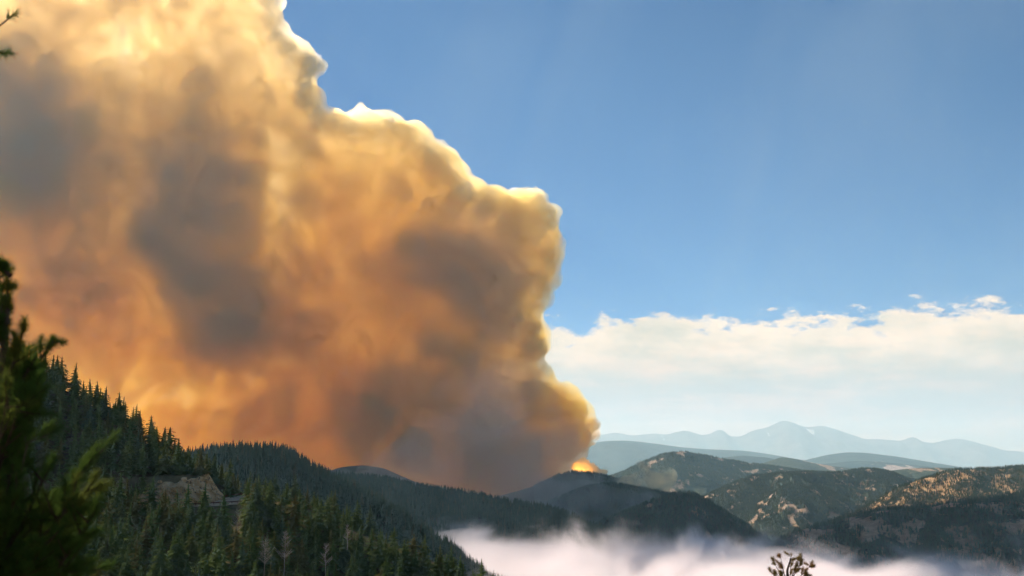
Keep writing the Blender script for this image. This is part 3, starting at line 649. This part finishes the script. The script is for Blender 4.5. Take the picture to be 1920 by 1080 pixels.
def plume():
    r = np.random.default_rng(3)
    P = np.array([[at(x, y, YP).x, at(x, y, YP).z] for x, y in SIL])
    q = r.uniform(P.min(0), P.max(0), (2600, 2)); ins, d = inside_dist(q, P); q = q[ins]; d = d[ins]
    ok = d > 10; q, d = q[ok], d[ok]
    rad = np.minimum(d, r.uniform(70, 260, len(q)))
    T = np.minimum(d * .8 + 30, 330.)
    y = YP + r.uniform(-1, 1, len(q)) * np.maximum(0, T - rad)
    c1 = np.stack([q[:, 0] * y / YP, y, q[:, 1] * y / YP], -1)
    def skin(c, rr, n, lo, hi, cap):
        k = r.integers(0, len(c), n); dv = r.normal(size=(n, 3)); dv /= np.linalg.norm(dv, axis=1)[:, None]
        r2 = r.uniform(lo, hi, n) * np.minimum(rr[k], cap); return c[k] + dv * rr[k][:, None] * .96, r2
    c2, r2 = skin(c1, rad, 9000, .28, .52, 200)
    c3, r3 = skin(c2, r2, 12000, .3, .55, 80)
    m, t, pv = vol_mat('smoke', (.98, .83, .48), .010, .7, .55)
    pos = t.n('ShaderNodeNewGeometry').outputs['Position']
    warp = t.n('ShaderNodeVectorMath', {0: pos, 1: t.n('ShaderNodeVectorMath', {0: t.n('ShaderNodeTexNoise', {'Vector': pos, 'Scale': 1 / 420., 'Detail': 2.5}).outputs[1], 1: (420., 420., 420.)}, operation='MULTIPLY').outputs[0]}, operation='ADD').outputs[0]
    n = t.noise(warp, 1 / 330., 3, .55)
    fine = t.noise(warp, 1 / 85., 4, .62)
    base = t.m('MULTIPLY', t.mr(n, .36, .64, .70, 1.2), t.mr(fine, .3, .7, .45, 1.55))
    # denser lobes of smoke, greyed to paint their shade (world-space ellipsoids): px, py, rx, rz, weight
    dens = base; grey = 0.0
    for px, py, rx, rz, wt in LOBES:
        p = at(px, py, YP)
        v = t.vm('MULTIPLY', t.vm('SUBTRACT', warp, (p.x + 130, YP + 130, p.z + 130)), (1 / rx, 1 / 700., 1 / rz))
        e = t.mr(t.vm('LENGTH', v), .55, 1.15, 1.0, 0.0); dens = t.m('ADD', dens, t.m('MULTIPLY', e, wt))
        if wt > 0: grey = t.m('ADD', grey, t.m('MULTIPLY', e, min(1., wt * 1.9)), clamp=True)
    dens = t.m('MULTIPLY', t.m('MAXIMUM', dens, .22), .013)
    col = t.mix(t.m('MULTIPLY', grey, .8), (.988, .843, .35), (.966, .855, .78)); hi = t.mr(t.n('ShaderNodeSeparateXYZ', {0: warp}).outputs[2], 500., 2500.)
    col = t.mix(t.m('MULTIPLY', grey, .8), t.mix(hi, (.990, .805, .17), (.990, .88, .60)), (.962, .868, .79)); t.t.links.new(col, pv.inputs['Color'])  # lobe grey paints shaded smoke, low orange the sun coming through; whiter upwards
    t.t.links.new(dens, pv.inputs['Density'])
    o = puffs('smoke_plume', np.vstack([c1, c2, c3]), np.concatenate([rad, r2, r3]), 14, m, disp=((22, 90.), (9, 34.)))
    tag(o, 'towering orange and grey wildfire smoke plume filling the sky behind the ridges', 'smoke plume', kind='thing')
    return o
def billow(name, line, size, depth, n, col, dens, label, seed):
    """crisp heads of condensing smoke along the lit rim of the plume"""
    r = np.random.default_rng(seed); L = np.array(line, float); c = []; rr = []
    for _ in range(n):
        k = r.integers(0, len(L) - 1); f = r.random(); px, py = L[k] * (1 - f) + L[k + 1] * f
        inn = r.random() ** 1.5 * depth; s = size * r.choice((.35, .5, .8, 1.2, 1.5)) * r.uniform(.8, 1.2)
        dx, dy = L[k + 1] - L[k]; q = math.hypot(dx, dy); px += -dy / q * (inn + s * .42); py += dx / q * (inn + s * .42)     # inward is to the right of the line's run
        p = at(px, py, YP + r.uniform(-1, 1) * (60 + inn * 2)); c.append(p[:]); rr.append(s)
    c = np.array(c); rr = np.array(rr)
    k = r.integers(0, len(c), n * 9); dv = r.normal(size=(n * 9, 3)); dv /= np.linalg.norm(dv, axis=1)[:, None]
    r2 = rr[k] * r.uniform(.15, .6, n * 9); c2 = c[k] + dv * rr[k][:, None] * .92
    m, t, pv = vol_mat('rim_smoke', col, dens, .35, .25)
    pos = t.n('ShaderNodeNewGeometry').outputs['Position']; t.t.links.new(t.mr(t.noise(pos, 1 / 30., 4, .6, dist=.5), .38, .62, dens * .1, dens * 1.6), pv.inputs['Density'])
    o = puffs(name, np.vstack([c, c2]), np.concatenate([rr, r2]), 8, m, disp=((14, 36.), (8, 16.))); o.parent = PL; return o
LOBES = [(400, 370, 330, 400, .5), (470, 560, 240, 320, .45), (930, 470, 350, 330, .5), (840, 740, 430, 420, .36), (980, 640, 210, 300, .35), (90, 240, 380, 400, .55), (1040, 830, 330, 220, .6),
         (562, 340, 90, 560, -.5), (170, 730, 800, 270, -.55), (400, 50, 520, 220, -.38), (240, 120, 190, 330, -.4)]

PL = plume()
for i, (ln, sz, dp, n, col, dn) in enumerate((
    ([(524, -40), (530, 30), (534, 72), (560, 80), (585, 90), (604, 98), (612, 116), (608, 136), (592, 148), (586, 168), (600, 196), (612, 202), (650, 216), (690, 204), (742, 210), (800, 262)], 34, 20, 70, (.995, .968, .905), .026),
    ([(800, 262), (850, 302), (900, 354), (940, 367), (975, 350), (1010, 352), (1042, 387), (1058, 440)], 34, 12, 46, (.994, .96, .89), .022),
    ([(1058, 440), (1045, 510), (1022, 570), (1022, 620), (1033, 655), (1004, 690), (1030, 707), (1062, 724), (1105, 767), (1130, 800), (1110, 842), (1078, 872)], 30, 40, 90, (.972, .85, .60), .022))):
    billow('billow', ln, sz, dp, n, col, dn, None, 63 + i)
print('PLUME', round(time.time() - T0, 1), flush=True)

def fire_smoke():
    m, t, pv = vol_mat('fire_smoke', (.996, .93, .66), .055, .2)
    r = np.random.default_rng(5); c = []; rr = []
    for px, py, s in ((1083, 873, 26), (1090, 868, 24), (1098, 874, 24), (1106, 879, 22), (1114, 881, 20), (1122, 885, 16), (1130, 886, 12), (1137, 884, 9), (1092, 880, 22), (1102, 886, 20), (1116, 889, 15)):
        for k in range(5):
            p = at(px + r.uniform(-5, 5), py + r.uniform(-4, 4), 4955 + r.uniform(-25, 25)); c.append(p[:]); rr.append(s * r.uniform(.65, 1.1))
    c = np.array(c); rr = np.array(rr); k = r.integers(0, len(c), 240); dv = r.normal(size=(240, 3)); dv /= np.linalg.norm(dv, axis=1)[:, None]
    c2 = c[k] + dv * rr[k][:, None]; r2 = rr[k] * r.uniform(.2, .4, 240)
    o = puffs('smoke_puff', np.vstack([c, c2]), np.concatenate([rr, r2]), 3.0, m)
    tag(o, 'small bright orange burst of smoke lit by the fire at the foot of the plume', 'smoke', kind='thing')
    fm = bpy.data.materials.new('hidden_flame'); fm.use_nodes = True; t = NT(fm.node_tree); fm.node_tree.nodes.clear()
    e = t.n('ShaderNodeEmission', {0: (1., .50, .16), 1: 60.0}); t.t.links.new(e.outputs[0], t.n('ShaderNodeOutputMaterial').inputs[0])  # added emitters out of sight behind the crest, lighting the burst from below
    root = empty('fire', at(1100, 893, 4965)[:]); tag(root, 'unseen flames added behind the ridge crest to light the burst of smoke', 'fire')
    for i, (px, py, h) in enumerate(((1086, 885, 24), (1094, 886, 30), (1103, 889, 22), (1112, 890, 18), (1121, 892, 12))):
        p = at(px, py + 4, 4965) - root.location; V, Fc = cone_tube([p, p + Vector((2, 0, h * .15)), p + Vector((-2, 0, h * .36))], [9, 9, 1], 8); link_mesh('hidden_flame', V, Fc, fm, root)
fire_smoke()

def noise_puff(name, blobs, color, dens, g, vox, nscale, lo, hi, step, label, kind='stuff', cat=None, disp=None):
    m, t, pv = vol_mat(name, color, dens, g, step)
    pos = t.n('ShaderNodeNewGeometry').outputs['Position']; n = t.noise(pos, nscale, 4, .55, dist=.4)
    t.t.links.new(t.mr(n, lo, hi, 0., dens), pv.inputs['Density'])
    o = puffs(name, np.array([b[0] for b in blobs]), np.array([float(b[1]) for b in blobs]), vox, m, disp=disp); tag(o, label, cat, kind=kind); return o
r_ = random.Random(3)
bl = [(at(px + r_.uniform(-15, 15), py + r_.uniform(-6, 6), 4620 + r_.uniform(-60, 60))[:], s) for px, py, s in ((1185, 902, 30), (1205, 897, 40), (1225, 895, 45), (1245, 893, 40), (1215, 905, 40), (1240, 905, 36), (1190, 885, 24), (1196, 872, 18), (1170, 903, 22)) for _ in range(3)]
noise_puff('smoke_wisp', bl, (.99, .93, .68), .016, .3, 10, 1 / 70., .40, .66, .3, 'thin pale yellow smoke drifting over the valley right of the fire')
def fog():
    nx, ny = 150, 60
    px_t = [700, 780, 830, 900, 960, 1010, 1060, 1120, 1200, 1280, 1400, 1500, 1600, 1700, 1800, 1960]
    x = np.linspace(-420, 1250, nx); y = np.linspace(1150, 2050, ny); X, Y = np.meshgrid(x, y)
    top = -45 + fbm(X / 160, Y / 220, 4, 15) * 10
    V = np.stack([X, Y, top], -1).reshape(-1, 3); I = np.arange(X.size).reshape(X.shape)
    B = V.copy(); B[:, 2] = -260
    Fq = np.stack([I[:-1, :-1], I[:-1, 1:], I[1:, 1:], I[1:, :-1]], -1).reshape(-1, 4); n = len(V); Fb = Fq[:, ::-1] + n
    rim = list(I[0, :]) + list(I[1:, -1]) + list(I[-1, -2::-1]) + list(I[-2:0:-1, 0]); S = [(rim[(k + 1) % len(rim)], rim[k], rim[k] + n, rim[(k + 1) % len(rim)] + n) for k in range(len(rim))]
    m, t, pv = vol_mat('fog', (.965, .905, .90), .02, 0., .2)
    pos = t.n('ShaderNodeNewGeometry').outputs['Position']; s = t.n('ShaderNodeSeparateXYZ', {0: pos})
    sc3 = t.vm('MULTIPLY', pos, (1., 1., 1.6))
    nz = t.noise(sc3, 1 / 170., 6, .6, dist=.8)
    # local top of the fog, falling to the right
    topz = t.m('ADD', t.mr(s.outputs[0], -60., 800., -86., -150., smooth=False), t.m('MULTIPLY', t.m('SUBTRACT', nz, .5), 270.))
    d = t.mr(t.m('SUBTRACT', topz, s.outputs[2]), 0., 70., 0., .022)
    t.t.links.new(d, pv.inputs['Density'])
    o = link_mesh('fog', np.vstack([V, B]), [tuple(int(i) for i in f) for f in Fq] + [tuple(int(i) for i in f) for f in Fb] + [tuple(int(i) for i in f) for f in S], m); tag(o, 'bank of grey-lilac fog filling the valley below the ridges', kind='stuff')
fog()
bl = [(at(px + r_.uniform(-30, 30), py + r_.uniform(-15, 15), 4350 + r_.uniform(-160, 160))[:], s) for px, py, s in ((640, 915, 110), (700, 915, 140), (760, 905, 170), (800, 900, 190), (850, 890, 210), (880, 880, 220), (910, 840, 220), (950, 850, 220), (1000, 830, 150), (1030, 880, 90), (1045, 905, 60), (900, 780, 200), (960, 740, 160), (860, 850, 200), (1000, 920, 100), (930, 925, 140)) for _ in range(3)]
noise_puff('smoke_drift', bl, (.95, .89, .84), .0022, .3, 26, 1 / 240., .30, .70, .3, 'grey smoke sinking behind the long dark ridge at the foot of the plume', disp=((60, 260.), (25, 90.)))
bl = [(at(px + r_.uniform(-25, 25), py + r_.uniform(-8, 8), Y + r_.uniform(-90, 90))[:], s) for px, py, Y, s in ((1040, 905, 4560, 70), (1090, 908, 4560, 60), (1140, 915, 4560, 50), (1190, 920, 4560, 45), (1030, 940, 3800, 90), (1090, 945, 3800, 90), (1150, 945, 3800, 70), (1200, 940, 3800, 50), (1110, 930, 3850, 60)) for _ in range(3)]
noise_puff('smoke_veil', bl, (.93, .95, .97), .0021, .3, 16, 1 / 150., .30, .70, .3, 'thin blue smoke hanging between the shaded hills below the fire')
def haze():
    m, t, pv = vol_mat('haze', (.50, .82, 1.), 2.5e-5, .2); pv.inputs['Absorption Color'].default_value = (1, 1, 1, 1)
    x0, x1, y0, y1, z0, z1 = -72000, 72000, -300, 68000, GROUND_Z - 30, 3100
    v, f = box(x0, y0, z0, x1, y1, z1); o = link_mesh('haze', v, f, m); tag(o, 'pale smoky haze filling the air out to the mountains', kind='stuff')
haze()
print('DONE', round(time.time() - T0, 1), flush=True)
